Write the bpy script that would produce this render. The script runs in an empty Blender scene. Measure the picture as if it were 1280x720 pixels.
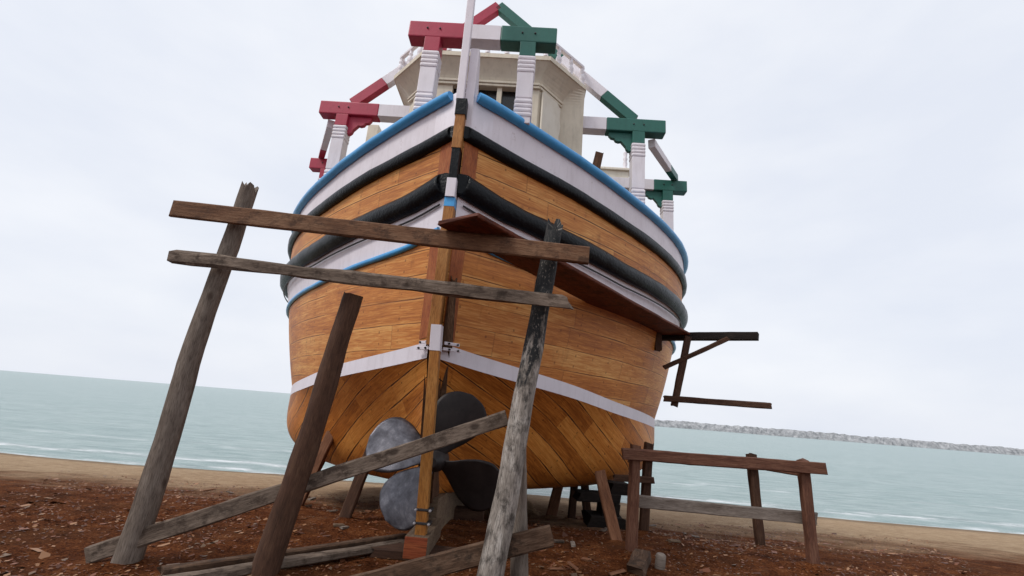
import bpy, bmesh, math, random
import numpy as np
from mathutils import Vector, Matrix, noise

rnd = random.Random(7)
scene = bpy.context.scene
COL = scene.collection
R = math.radians

# ------------------------------------------------------------------ materials
class NT:
    """tiny node-tree builder"""
    def __init__(self, name):
        m = bpy.data.materials.new(name); m.use_nodes = True
        self.m = m; self.t = m.node_tree; self.n = self.t.nodes; self.l = self.t.links
        self.b = self.n["Principled BSDF"]
    def add(self, typ, **kw):
        nd = self.n.new(typ)
        for k, v in kw.items():
            setattr(nd, k, v)
        return nd
    def link(self, a, b): self.l.new(a, b)
    def val(self, sock, v):
        sock.default_value = v
    def ramp(self, fac, stops, interp='LINEAR'):
        r = self.add('ShaderNodeValToRGB'); r.color_ramp.interpolation = interp
        el = r.color_ramp.elements
        while len(el) < len(stops): el.new(0.5)
        for e, (p, c) in zip(el, stops):
            e.position = p
            e.color = (c, c, c, 1) if isinstance(c, (int, float)) else (*c, 1)
        self.link(fac, r.inputs[0]); return r.outputs[0]
    def noise(self, vec, scale, detail=4, rough=.55, dist=0):
        n = self.add('ShaderNodeTexNoise')
        n.inputs['Scale'].default_value = scale; n.inputs['Detail'].default_value = detail
        n.inputs['Roughness'].default_value = rough; n.inputs['Distortion'].default_value = dist
        if vec is not None: self.link(vec, n.inputs['Vector'])
        return n.outputs['Fac']
    def mapping(self, vec, scale=(1, 1, 1), loc=(0, 0, 0)):
        mp = self.add('ShaderNodeMapping'); mp.inputs['Scale'].default_value = scale
        mp.inputs['Location'].default_value = loc
        self.link(vec, mp.inputs['Vector']); return mp.outputs[0]
    def math(self, op, a, b=None, clamp=False):
        n = self.add('ShaderNodeMath', operation=op); n.use_clamp = clamp
        for i, v in enumerate((a, b)):
            if v is None: continue
            if isinstance(v, (int, float)): n.inputs[i].default_value = v
            else: self.link(v, n.inputs[i])
        return n.outputs[0]
    def mix(self, fac, a, b, mode='MIX'):
        n = self.add('ShaderNodeMix', data_type='RGBA', blend_type=mode)
        for s, v in ((n.inputs['Factor'], fac), (n.inputs['A'], a), (n.inputs['B'], b)):
            pass
        fa = [i for i in n.inputs if i.name == 'Factor' and i.type == 'VALUE'][0]
        A = [i for i in n.inputs if i.name == 'A' and i.type == 'RGBA'][0]
        B = [i for i in n.inputs if i.name == 'B' and i.type == 'RGBA'][0]
        for s, v in ((fa, fac), (A, a), (B, b)):
            if isinstance(v, tuple): s.default_value = (*v, 1)
            elif isinstance(v, (int, float)): s.default_value = v
            else: self.link(v, s)
        return [o for o in n.outputs if o.type == 'RGBA'][0]
    def bump(self, height, strength=.3, dist=.02):
        b = self.add('ShaderNodeBump'); b.inputs['Strength'].default_value = strength
        b.inputs['Distance'].default_value = dist
        self.link(height, b.inputs['Height']); self.link(b.outputs[0], self.b.inputs['Normal'])
    def out(self, color=None, rough=None, metal=None, spec=None):
        for key, v in (('Base Color', color), ('Roughness', rough), ('Metallic', metal), ('Specular IOR Level', spec)):
            if v is None: continue
            s = self.b.inputs[key]
            if isinstance(v, tuple): s.default_value = (*v, 1)
            elif isinstance(v, (int, float)): s.default_value = v
            else: self.link(v, s)
        return self.m
    def tex(self, which='Object'):
        return self.add('ShaderNodeTexCoord').outputs[which]
    def rand(self):
        return self.add('ShaderNodeObjectInfo').outputs['Random']

def hull_planks(name, cA, cB, cC, seam, seam_w=.035, seam_break=.5, plank_len=3.2, rough=.5, wobble=.12, butt=.3, spec=.28, pvar=.14):
    """varnished planks laid along U, strakes counted along V (one strake per unit of V)"""
    k = NT(name); uv = k.tex('UV')
    sep = k.add('ShaderNodeSeparateXYZ'); k.link(uv, sep.inputs[0]); u, v = sep.outputs[0], sep.outputs[1]
    wob = k.noise(k.mapping(uv, (.6, .4, 1)), 1.0, 2)
    v2 = k.math('ADD', v, k.math('MULTIPLY', k.math('SUBTRACT', wob, .5), wobble))
    row = k.math('FLOOR', v2); fr = k.math('FRACT', v2)
    wn = k.add('ShaderNodeTexWhiteNoise', noise_dimensions='1D'); k.link(row, wn.inputs['W'])
    uo = k.math('ADD', k.math('DIVIDE', u, plank_len), k.math('MULTIPLY', wn.outputs['Value'], 7.3))
    pl = k.math('FLOOR', uo); uf = k.math('FRACT', uo)
    wn2 = k.add('ShaderNodeTexWhiteNoise', noise_dimensions='2D')
    cmb = k.add('ShaderNodeCombineXYZ'); k.link(pl, cmb.inputs[0]); k.link(row, cmb.inputs[1]); k.link(cmb.outputs[0], wn2.inputs['Vector'])
    pv = wn2.outputs['Value']
    # grain, stretched along the plank, shifted per plank
    off = k.add('ShaderNodeVectorMath', operation='ADD'); k.link(uv, off.inputs[0])
    sc = k.add('ShaderNodeVectorMath', operation='SCALE'); sc.inputs['Scale'].default_value = 9.0
    k.link(wn2.outputs['Color'], sc.inputs[0]); k.link(sc.outputs[0], off.inputs[1])
    grain = k.noise(k.mapping(off.outputs[0], (1.3, 6.5, 1)), 2.2, 7, .62, .6)
    fine = k.noise(k.mapping(off.outputs[0], (2.5, 30, 1)), 3.0, 3, .6)
    blot = k.noise(k.mapping(uv, (.55, .45, 1)), 1.3, 5, .6, .5)
    g = k.math('ADD', k.math('MULTIPLY', grain, .55), k.math('ADD', k.math('MULTIPLY', k.math('SUBTRACT', pv, .5), pvar), .085))
    streak = k.noise(k.mapping(uv, (.35, 1.6, 1)), 1.7, 5, .65, .4)
    g = k.math('ADD', g, k.math('MULTIPLY', blot, .3)); g = k.math('ADD', g, k.math('MULTIPLY', streak, .34)); g = k.math('SUBTRACT', g, .23)
    col = k.ramp(g, [(.30, cB), (.47, cA), (.63, cC)])
    col = k.mix(k.math('MULTIPLY', k.ramp(fine, [(.35, 1.), (.6, 0.)]), .22), col, tuple(c * .45 for c in cB))
    # knots and dark nail stains
    vor = k.add('ShaderNodeTexVoronoi'); vor.inputs['Scale'].default_value = 1.0
    k.link(k.mapping(off.outputs[0], (.9, 1.2, 1)), vor.inputs['Vector'])
    kn = k.ramp(vor.outputs['Distance'], [(.02, 1.), (.07, 0.)])
    col = k.mix(k.math('MULTIPLY', kn, .6), col, tuple(c * .3 for c in cB))
    # seams
    dv = k.math('MINIMUM', fr, k.math('SUBTRACT', 1.0, fr))
    brk = k.noise(k.mapping(off.outputs[0], (.8, .2, 1)), 1.6, 3)
    wv = k.math('MULTIPLY', k.ramp(brk, [(seam_break - .12, .12), (seam_break + .12, 1.)]), seam_w)
    sm = k.math('LESS_THAN', dv, wv)
    du = k.math('MINIMUM', uf, k.math('SUBTRACT', 1.0, uf))
    bt = k.math('LESS_THAN', du, .0035)
    smm = k.math('MAXIMUM', sm, k.math('MULTIPLY', bt, butt))
    col = k.mix(k.math('MULTIPLY', smm, .9), col, seam)
    # light filler edge beside seams
    ed = k.math('MULTIPLY', k.math('SUBTRACT', k.math('LESS_THAN', dv, .10), sm, True), k.ramp(brk, [(.45, 0.), (.6, .28)]))
    col = k.mix(ed, col, tuple(min(1, c * 1.15) for c in cC))
    # fastener plugs, pale filler patches and dark runs
    cx = k.math('FRACT', k.math('MULTIPLY', u, 2.1)); cy = k.math('FRACT', k.math('MULTIPLY', v2, 2.))
    dx = k.math('MULTIPLY', k.math('SUBTRACT', cx, .5), .476); dy = k.math('MULTIPLY', k.math('SUBTRACT', cy, .5), .14)
    dd = k.math('SQRT', k.math('ADD', k.math('MULTIPLY', dx, dx), k.math('MULTIPLY', dy, dy)))
    plug = k.math('MULTIPLY', k.math('LESS_THAN', dd, .017), k.ramp(k.noise(k.mapping(uv, (1.7, 1.3, 1)), 1.9, 3), [(.46, 0.), (.52, 1.)]))
    col = k.mix(k.math('MULTIPLY', plug, .55), col, seam)
    fil = k.noise(k.mapping(uv, (1.1, 2.6, 1), (3, 7, 0)), 1.8, 5, .7, .6)
    col = k.mix(k.ramp(fil, [(.66, 0.), (.72, .45)]), col, tuple(min(1, c * 1.2) for c in cC))
    run = k.noise(k.mapping(uv, (3.2, .35, 1), (11, 2, 0)), 1.6, 5, .65)
    col = k.mix(k.ramp(run, [(.58, 0.), (.78, .5)]), col, tuple(c * .5 for c in cB))
    hgt = k.math('SUBTRACT', k.math('MULTIPLY', grain, .35), k.math('MULTIPLY', smm, 1.0))
    hgt = k.math('ADD', hgt, k.math('MULTIPLY', pv, .5))
    k.bump(hgt, .6, .016)
    return k.out(col, k.math('ADD', k.math('MULTIPLY', grain, .25), rough - .1), 0, spec)

def timber(name, cA, cB, cC, rough=.8, grime=None, flecks=None, stretch=14.0, bump=.6, zdark=None):
    """sawn or weathered timber: UV runs along the piece"""
    k = NT(name); uv = k.tex('UV'); rd = k.rand()
    o = k.add('ShaderNodeVectorMath', operation='ADD'); k.link(uv, o.inputs[0])
    cb = k.add('ShaderNodeCombineXYZ'); k.link(k.math('MULTIPLY', rd, 37.), cb.inputs[0]); k.link(k.math('MULTIPLY', rd, 19.), cb.inputs[1])
    k.link(cb.outputs[0], o.inputs[1]); vec = o.outputs[0]
    grain = k.noise(k.mapping(vec, (1.6, stretch, 1)), 2.4, 8, .65, .8)
    fine = k.noise(k.mapping(vec, (4, stretch * 5, 1)), 3, 4, .6)
    blot = k.noise(k.mapping(vec, (1.1, 3., 1)), 1.6, 5, .6, .4)
    g = k.math('ADD', k.math('MULTIPLY', grain, .6), k.math('MULTIPLY', blot, .5))
    col = k.ramp(g, [(.36, cB), (.54, cA), (.72, cC)])
    col = k.mix(k.math('MULTIPLY', k.ramp(fine, [(.38, 1.), (.52, 0.)]), .5), col, tuple(c * .35 for c in cB))
    if grime:
        gm = k.noise(k.mapping(vec, (2.2, 2.6, 1)), 2.3, 6, .7)
        col = k.mix(k.ramp(gm, [(.5, 0.), (.62, .85)]), col, grime)
    hgt = k.math('ADD', grain, k.math('MULTIPLY', fine, .5))
    if zdark:                                   # old tar left on the upper part of the piece
        sep = k.add('ShaderNodeSeparateXYZ'); k.link(uv, sep.inputs[0])
        tn = k.noise(k.mapping(vec, (1.4, 4., 1)), 2.5, 6, .7)
        hz = k.math('ADD', sep.outputs[0], k.math('MULTIPLY', k.math('SUBTRACT', tn, .5), 4.6))
        tar = k.ramp(k.math('DIVIDE', hz, 5.), [((zdark - .25) / 5., 0.), ((zdark + .2) / 5., 1.)])
        fl = k.noise(k.mapping(vec, (5, 9., 1)), 5, 5, .7)
        tar = k.math('MULTIPLY', tar, k.ramp(fl, [(.34, .08), (.44, .95)]))
        col = k.mix(tar, col, (.012, .014, .016))
    if flecks:
        vor = k.add('ShaderNodeTexVoronoi'); vor.inputs['Scale'].default_value = 1.0
        k.link(k.mapping(vec, (2.6, 4.4, 1)), vor.inputs['Vector'])
        kn = k.ramp(vor.outputs['Distance'], [(.08, 1.), (.17, 0.)])
        col = k.mix(k.math('MULTIPLY', kn, .85), col, flecks)
        hgt = k.math('SUBTRACT', hgt, k.math('MULTIPLY', kn, .6))
    k.bump(hgt, bump, .012)
    return k.out(col, k.math('ADD', k.math('MULTIPLY', grain, .2), rough - .1), 0, .25)

def paint(name, c, rough=.45, dirt=.35, dirtc=None, spec=.4, wear=None, bump=.18):
    k = NT(name); ob = k.tex('Object')
    n = k.noise(ob, 2.2, 6, .65); n2 = k.noise(k.mapping(ob, (6, 6, 1.2)), 2.0, 5, .6); n3 = k.noise(ob, 26, 4, .6)
    dirtc = dirtc or tuple(x * .55 for x in c)
    col = k.mix(k.math('MULTIPLY', k.ramp(n, [(.4, 0.), (.72, 1.)]), dirt), c, dirtc)
    col = k.mix(k.math('MULTIPLY', k.ramp(n2, [(.5, 0.), (.75, 1.)]), dirt * .8), col, tuple(x * .7 for x in dirtc))
    if wear:
        w = k.noise(ob, 7.5, 7, .75)
        col = k.mix(k.ramp(w, [(.62, 0.), (.67, .8)]), col, wear)
    k.bump(k.math('ADD', k.math('MULTIPLY', n3, .4), n), bump, .02)
    return k.out(col, k.math('ADD', k.math('MULTIPLY', n, .3), rough - .12), 0, spec)

M = {}
M['mid_planks'] = hull_planks('mid_planks', (.56, .205, .042), (.31, .088, .016), (.78, .42, .135), (.12, .036, .010), .030, .54, pvar=.12)
M['low_planks'] = hull_planks('low_planks', (.56, .190, .034), (.28, .080, .013), (.76, .33, .078), (.03, .009, .004), .05, .52, pvar=.2, rough=.42, plank_len=2.2, wobble=.06, butt=.15, spec=.22)
M['top_planks'] = hull_planks('top_planks', (.56, .215, .048), (.31, .090, .018), (.78, .43, .14), (.07, .022, .008), .04, .5, pvar=.13)
M['white'] = paint('white_paint', (.74, .69, .74), (.45), .27, (.50, .43, .45), wear=(.52, .45, .46))
M['white_post'] = paint('white_post_paint', (.76, .72, .76), .5, .3, (.55, .50, .52))
M['stripe'] = paint('stripe_paint', (.72, .68, .74), .5, .25, (.52, .47, .50))
M['black'] = paint('tar_black', (.005, .006, .008), .30, .3, (.012, .014, .016), .14, wear=(.022, .025, .028), bump=1.2)
M['blue'] = paint('blue_paint', (.07, .36, .72), .34, .25, (.022, .15, .42), .4, wear=(.10, .33, .62), bump=.35)
M['red'] = paint('red_paint', (.40, .024, .062), .45, .35, (.26, .014, .036))
M['green'] = paint('green_paint', (.022, .125, .098), .45, .35, (.014, .08, .065))
M['cream'] = paint('cream_paint', (.68, .61, .49), .6, .4, (.44, .38, .29))
M['cream_pale'] = paint('pale_panel_paint', (.70, .65, .56), .6, .35, (.52, .45, .34))
M['sternpost'] = timber('sternpost_wood', (.36, .15, .038), (.22, .075, .018), (.45, .22, .07), .55, stretch=9, bump=.3)
M['cheek'] = timber('cheek_wood', (.33, .088, .022), (.19, .045, .012), (.42, .15, .045), .5, stretch=9, bump=.3)
M['rudder'] = timber('rudder_wood', (.40, .165, .035), (.28, .10, .020), (.48, .23, .065), .5, stretch=8, bump=.3)
M['darkwood'] = timber('dark_wood', (.085, .037, .018), (.035, .015, .008), (.15, .075, .04), .8, stretch=9)
M['bark'] = timber('bark_wood', (.10, .05, .026), (.035, .018, .01), (.22, .125, .07), .9, stretch=5, bump=1.0)
M['keelred'] = timber('keel_red', (.30, .066, .024), (.17, .036, .014), (.40, .11, .04), .7, stretch=4)
M['keelgrey'] = timber('keel_grey', (.17, .115, .075), (.09, .055, .034), (.25, .18, .12), .85)
M['plankbrown'] = timber('plank_brown', (.165, .080, .042), (.085, .038, .020), (.26, .15, .088), .8, grime=(.06, .03, .018))
M['plankgrey'] = timber('plank_grey', (.155, .115, .088), (.062, .042, .031), (.27, .21, .165), .85, grime=(.045, .03, .022), flecks=(.04, .027, .02))
M['plankdark'] = timber('plank_dark', (.10, .056, .034), (.042, .023, .014), (.19, .12, .08), .85, grime=(.03, .019, .013))
M['boardred'] = timber('board_red', (.15, .040, .020), (.075, .019, .010), (.22, .075, .04), .7, grime=(.045, .014, .009), stretch=7)
M['pole'] = timber('pole_wood', (.27, .235, .205), (.075, .060, .05), (.50, .46, .42), .85, flecks=(.035, .025, .02), grime=(.04, .033, .028), stretch=5, zdark=2.35)
M['polegrey'] = timber('pole_grey', (.17, .135, .11), (.08, .058, .046), (.26, .215, .18), .85, flecks=(.06, .04, .03), stretch=9)
M['propleg'] = timber('prop_leg', (.19, .082, .042), (.10, .040, .021), (.27, .135, .075), .8)
M['legdark'] = timber('leg_dark', (.075, .036, .022), (.032, .016, .010), (.12, .065, .04), .85)
M['blackblock'] = timber('black_block', (.018, .013, .011), (.008, .006, .005), (.035, .026, .02), .9)
M['trestle'] = timber('trestle_wood', (.135, .058, .036), (.07, .028, .018), (.21, .105, .066), .85)
M['trestlegrey'] = timber('trestle_grey', (.22, .18, .15), (.12, .09, .072), (.32, .27, .23), .85)

def simple(name, c, rough=.6, metal=0., nscale=6, amt=.4):
    k = NT(name); n = k.noise(k.tex('Object'), nscale, 6, .65)
    col = k.mix(k.math('MULTIPLY', n, amt), c, tuple(x * .35 for x in c))
    k.bump(n, .15, .01)
    return k.out(col, k.math('ADD', k.math('MULTIPLY', n, .3), rough - .15), metal)
M['iron'] = simple('iron', (.06, .055, .055), .5, .6)
M['boltgrey'] = simple('bolt', (.45, .43, .45), .45, .4)
M['dark'] = simple('window_dark', (.012, .010, .010), .25)
k = NT('propeller_metal'); ob = k.tex('Object')
n1 = k.noise(ob, 3.2, 6, .65, .5); n2 = k.noise(ob, 14, 5, .7)
pc = k.ramp(k.math('ADD', k.math('MULTIPLY', n1, .7), k.math('MULTIPLY', n2, .3)), [(.34, (.045, .042, .05)), (.52, (.13, .128, .148)), (.70, (.34, .335, .37))])
k.bump(n2, .12, .01)
M['propeller'] = k.out(pc, k.math('ADD', k.math('MULTIPLY', n1, .35), .2), .6)
k = NT('propeller_shaded_metal'); n1 = k.noise(k.tex('Object'), 4, 6, .65)
M['propeller_shaded'] = k.out(k.ramp(n1, [(.35, (.012, .009, .009)), (.7, (.035, .026, .025))]), .6, .2)  # same propeller metal with shade painted into its colour

# ------------------------------------------------------------------ mesh helpers
def tag(o, label=None, cat=None, group=None, kind=None):
    if label: o['label'] = label
    if cat: o['category'] = cat
    if group: o['group'] = group
    if kind: o['kind'] = kind
    return o

def empty(name, loc=(0, 0, 0), rz=0, parent=None):
    o = bpy.data.objects.new(name, None); COL.objects.link(o)
    o.location = loc; o.rotation_euler = (0, 0, rz); o.parent = parent
    o.empty_display_size = .2
    return o

class MB:
    def __init__(self):
        self.v = []; self.f = []; self.uv = []; self.mi = []; self.sm = []
    def face(self, idx, uvs=None, mi=0, smooth=False):
        self.f.append(tuple(idx)); self.uv.append(uvs or [(self.v[i][0] + self.v[i][1], self.v[i][2]) for i in idx])
        self.mi.append(mi); self.sm.append(smooth)
    def grid(self, P, UV=None, mi=0, smooth=True, closed=False, flip=False):
        """P[i][j] points"""
        b = len(self.v); n, m = len(P), len(P[0])
        for row in P:
            self.v += [tuple(map(float, p)) for p in row]
        for i in range(n - 1):
            for j in range(m if closed else m - 1):
                j2 = (j + 1) % m
                q = [b + i * m + j, b + i * m + j2, b + (i + 1) * m + j2, b + (i + 1) * m + j]
                if UV is not None:
                    jj = j + 1
                    u = [UV[i][j], UV[i][jj], UV[i + 1][jj], UV[i + 1][j]]
                else: u = None
                if flip:
                    q.reverse(); u = u[::-1] if u else None
                self.face(q, u, mi, smooth)
        return b
    def ngon(self, pts, mi=0, flip=False, smooth=False):
        b = len(self.v); self.v += [tuple(map(float, p)) for p in pts]
        idx = list(range(b, b + len(pts)))
        if flip: idx.reverse()
        self.face(idx, None, mi, smooth)
    def box(self, c, size, mi=0, mat=None, bev=0.0):
        """bevelled box with UVs along its longest side; mat = 3x3 orientation"""
        sx, sy, sz = [s / 2 for s in size]
        bm = bmesh.new()
        bmesh.ops.create_cube(bm, size=1, matrix=Matrix.Diagonal((sx * 2, sy * 2, sz * 2, 1)))
        if bev > 0:
            bmesh.ops.bevel(bm, geom=bm.edges[:] , offset=min(bev, sx, sy, sz), segments=2, profile=.6, affect='EDGES')
        ax = max(range(3), key=lambda i: size[i]); o1, o2 = [i for i in range(3) if i != ax]
        b = len(self.v); bm.verts.ensure_lookup_table()
        cv = Vector(c)
        for vt in bm.verts:
            p = vt.co.copy()
            self.v.append(tuple((mat @ p if mat else p) + cv))
        for fc in bm.faces:
            n = fc.normal; dom = max(range(3), key=lambda i: abs(n[i]))
            uvs = []
            for vt in fc.verts:
                p = vt.co
                if dom == ax: uvs.append((p[o1] * .3, p[o2] + 3))
                else:
                    oo = o2 if dom == o1 else o1
                    uvs.append((p[ax], p[oo] + (1.3 if dom == o1 else 0) + (2.6 if n[dom] < 0 else 0)))
            self.face([b + vt.index for vt in fc.verts], uvs, mi, False)
        bm.free()
    def tube(self, pts, rad, seg=12, mi=0, smooth=True, cap=True, jit=0.0, squash=None, ref=None, seed=0):
        """swept section along points; UV along the length"""
        pts = [Vector(p) for p in pts]; n = len(pts)
        rad = [rad] * n if isinstance(rad, (int, float)) else rad
        rr = random.Random(seed); sec = [1 + rr.uniform(-jit, jit) for _ in range(seg)]
        P = []; UV = []; L = 0
        for i in range(n):
            t = (pts[min(i + 1, n - 1)] - pts[max(i - 1, 0)]).normalized()
            a = Vector(ref) if ref else (Vector((0, 0, 1)) if abs(t.z) < .9 else Vector((1, 0, 0)))
            x = t.cross(a).normalized(); y = x.cross(t).normalized()
            if i: L += (pts[i] - pts[i - 1]).length
            row = []; ur = []
            for j in range(seg):
                an = 2 * math.pi * j / seg
                r = rad[i] * sec[j] * (1 + rr.uniform(-jit, jit) * .35)
                q = (squash or (1, 1))
                row.append(pts[i] + x * math.cos(an) * r * q[0] + y * math.sin(an) * r * q[1])
            for j in range(seg + 1): ur.append((L, j / seg * 6.28 * rad[i]))
            P.append(row); UV.append(ur)
        self.grid(P, UV, mi, smooth, closed=True, flip=True)
        if cap:
            self.ngon(P[0], mi, False); self.ngon(P[-1], mi, True)
    def lathe(self, c, prof, seg=12, mi=0, axis=None):
        """prof: (radius, height) up z at c"""
        P = [[(c[0] + r * math.cos(2 * math.pi * j / seg), c[1] + r * math.sin(2 * math.pi * j / seg), c[2] + z) for j in range(seg)] for r, z in prof]
        self.grid(P, None, mi, True, closed=True)
        self.ngon(P[0], mi, True); self.ngon(P[-1], mi, False)
    def prism(self, outline, org, ex, ey, ez, mi=0):
        """outline in (ex,ey), extruded by vector ez"""
        o = Vector(org); ex = Vector(ex); ey = Vector(ey); ez = Vector(ez)
        A = [o + ex * a + ey * b for a, b in outline]; B = [p + ez for p in A]
        self.ngon(A, mi); self.ngon(B, mi, True)
        self.grid([A, B], None, mi, False, closed=True)
    def build(self, name, mats, parent=None, fix=True, weld=False):
        me = bpy.data.meshes.new(name); me.from_pydata(self.v, [], self.f); me.update()
        ul = me.uv_layers.new(name='UVMap'); d = np.array([c for u in self.uv for p in u for c in p], dtype=np.float32)
        ul.data.foreach_set('uv', d)
        mats = mats if isinstance(mats, (list, tuple)) else [mats]
        for m in mats: me.materials.append(M[m] if isinstance(m, str) else m)
        me.polygons.foreach_set('material_index', self.mi); me.polygons.foreach_set('use_smooth', self.sm)
        if fix:
            bm = bmesh.new(); bm.from_mesh(me)
            if weld: bmesh.ops.remove_doubles(bm, verts=bm.verts, dist=.0005)
            bmesh.ops.recalc_face_normals(bm, faces=bm.faces); bm.to_mesh(me); bm.free()
        me.update()
        o = bpy.data.objects.new(name, me); COL.objects.link(o); o.parent = parent
        return o

def frame_of(A, B, up=(0, 0, 1)):
    t = (Vector(B) - Vector(A)).normalized(); u = Vector(up)
    x = t.cross(u).normalized(); z = x.cross(t).normalized()
    return t, x, z

def plank_mb(mb, A, B, w, th, up=(0, 0, 1), seed=0, wob=.012, ragA=.03, ragB=.03, taperB=1.0, n=18, mi=0, split=0.0, bend=0.0):
    """an old sawn board from A to B: w across, th thick along 'up'-ish; ragged ends, uneven edges, slight bend"""
    rr = random.Random(seed); A = Vector(A); B = Vector(B); t, x, z = frame_of(A, B, up)
    L = (B - A).length
    # section corners with small chamfers: 8 points (x across = w, z = th)
    ch = min(.012, th * .22)
    sec = [(-w / 2 + ch, -th / 2), (w / 2 - ch, -th / 2), (w / 2, -th / 2 + ch), (w / 2, th / 2 - ch), (w / 2 - ch, th / 2), (-w / 2 + ch, th / 2), (-w / 2, th / 2 - ch), (-w / 2, -th / 2 + ch)]
    per = [0]
    for a in range(8):
        p, q = sec[a], sec[(a + 1) % 8]; per.append(per[-1] + math.hypot(p[0] - q[0], p[1] - q[1]))
    P = []; UV = []; s0 = rr.uniform(0, 50)
    for i in range(n + 1):
        f = i / n; k_ = 1 + (taperB - 1) * f
        row = []
        c = A + t * (L * f) + z * (bend * math.sin(math.pi * f))
        for j, (a, b) in enumerate(sec):
            e = wob * (noise.noise(Vector((f * L * 1.3 + s0, j * .8, s0))) + .5 * noise.noise(Vector((f * L * 5 + s0, j * 1.7, s0))))
            sgn = 1 if a > 0 else -1
            p = c + x * (a * k_ + sgn * e) + z * (b + .35 * e)
            if i == 0: p += t * rr.uniform(-ragA, ragA)
            if i == n:
                p += t * rr.uniform(-ragB, ragB)
                if split: p += t * (split * (a / w))
            row.append(p)
        P.append(row); UV.append([(f * L, per[j] + seed * .37) for j in range(9)])
    mb.grid(P, UV, mi, False, closed=True)
    mb.ngon(P[0], mi); mb.ngon(P[-1], mi, True)

def plank(name, mat, A, B, w, th, label, cat, group=None, **kw):
    o_ = Vector(A)
    mb = MB(); plank_mb(mb, (0, 0, 0), Vector(B) - o_, w, th, **kw)
    o = mb.build(name, mat); o.location = o_
    return tag(o, label, cat, group)

def log_mb(mb, A, B, rA, rB, seed=0, seg=12, n=22, jit=.09, wander=.03, ragB=.12, mi=0):
    rr = random.Random(seed); A = Vector(A); B = Vector(B); t, x, z = frame_of(A, B, (0, 1, 0))
    L = (B - A).length; s0 = rr.uniform(0, 60)
    sec = [1 + rr.uniform(-jit, jit) for _ in range(seg)]; P = []; UV = []
    for i in range(n + 1):
        f = i / n; r = rA + (rB - rA) * f
        c = A + (B - A) * f + x * wander * noise.noise(Vector((f * L * .8, s0, 0))) + z * wander * noise.noise(Vector((f * L * .8, s0, 9)))
        row = []
        for j in range(seg):
            an = 2 * math.pi * j / seg
            e = 1 + .12 * noise.noise(Vector((f * L * 2.6 + s0, math.cos(an) * 1.2, math.sin(an) * 1.2)))
            p = c + (x * math.cos(an) + z * math.sin(an)) * r * sec[j] * e
            if i == n: p += t * ragB * rr.uniform(-1, 1)
            row.append(p)
        P.append(row); UV.append([(f * L, j / seg * 6.28 * r) for j in range(seg + 1)])
    mb.grid(P, UV, mi, True, closed=True, flip=True)
    mb.ngon(P[0], mi, True)
    top = Vector((0, 0, 0))
    for p in P[-1]: top += p
    top = top / seg - t * .05
    b = len(mb.v); mb.v += [tuple(p) for p in P[-1]] + [tuple(top)]
    for j in range(seg): mb.face([b + j, b + (j + 1) % seg, b + seg], [(L, j * .05), (L, j * .05 + .05), (L, j * .05 + .02)], mi, False)

def log(name, mat, A, B, rA, rB, label, cat, group=None, **kw):
    mb = MB(); log_mb(mb, (0, 0, 0), Vector(B) - Vector(A), rA, rB, **kw)
    o = mb.build(name, mat); o.location = A
    return tag(o, label, cat, group)

def curve(pts):
    """smooth monotone-ish interpolation through (x,y) points"""
    xs = np.array([p[0] for p in pts], float); ys = np.array([p[1] for p in pts], float)
    d = np.diff(ys) / np.diff(xs); m = np.zeros(len(xs)); m[0] = d[0]; m[-1] = d[-1]
    for i in range(1, len(xs) - 1):
        m[i] = 0 if d[i - 1] * d[i] <= 0 else 2 * d[i - 1] * d[i] / (d[i - 1] + d[i])
    def f(x):
        x = min(max(x, xs[0]), xs[-1]); i = min(int(np.searchsorted(xs, x, 'right')) - 1, len(xs) - 2)
        h = xs[i + 1] - xs[i]; t = (x - xs[i]) / h
        return ((1 + 2 * t) * (1 - t) ** 2 * ys[i] + t * (1 - t) ** 2 * h * m[i] + t * t * (3 - 2 * t) * ys[i + 1] + t * t * (t - 1) * h * m[i + 1])
    return f

# ------------------------------------------------------------------ the ground, sea and breakwater
FEET = [(1.69, 6.9), (1.19, 10.6), (1.52, 9.9), (1.9, 10.2), (-1.8, 8.25), (-1.66, 8.05), (-2.02, 6.95), (-3.1, 8.), (-3.9, 10.2), (1.75, 6.42), (4.05, 6.42), (2.35, 7.97), (-3.3, 4.74), (-2.02, 4.76)]
def ground_z(x, y):
    z = 0.0
    if y > 6.6:
        q = y - 6.6; z -= .115 * q * (1 if q > 2 else q / 2 * .5 + .5 * min(1, q / 2))
    z += .035 * noise.noise(Vector((x * .55, y * .55, 1.3))) + .018 * noise.noise(Vector((x * 1.9, y * 1.9, 4.1))) + .007 * noise.noise(Vector((x * 6, y * 6, 2.2)))
    for fx, fy in FEET:
        d2 = (x - fx) ** 2 + (y - fy) ** 2
        if d2 < .4: z += .055 * math.exp(-d2 / .03)
    if y > 13: z += .16 * min(1, (y - 13) / 4) * noise.noise(Vector((x * .13, y * .13, 7.7)))
    if abs(y - 12.5) < 4 and x < .9:      # a little heap of sand thrown up beyond the keel
        z += .22 * math.exp(-((x - .2) / 1.1) ** 2 - ((y - 12.2) / 1.3) ** 2)
    return z

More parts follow.
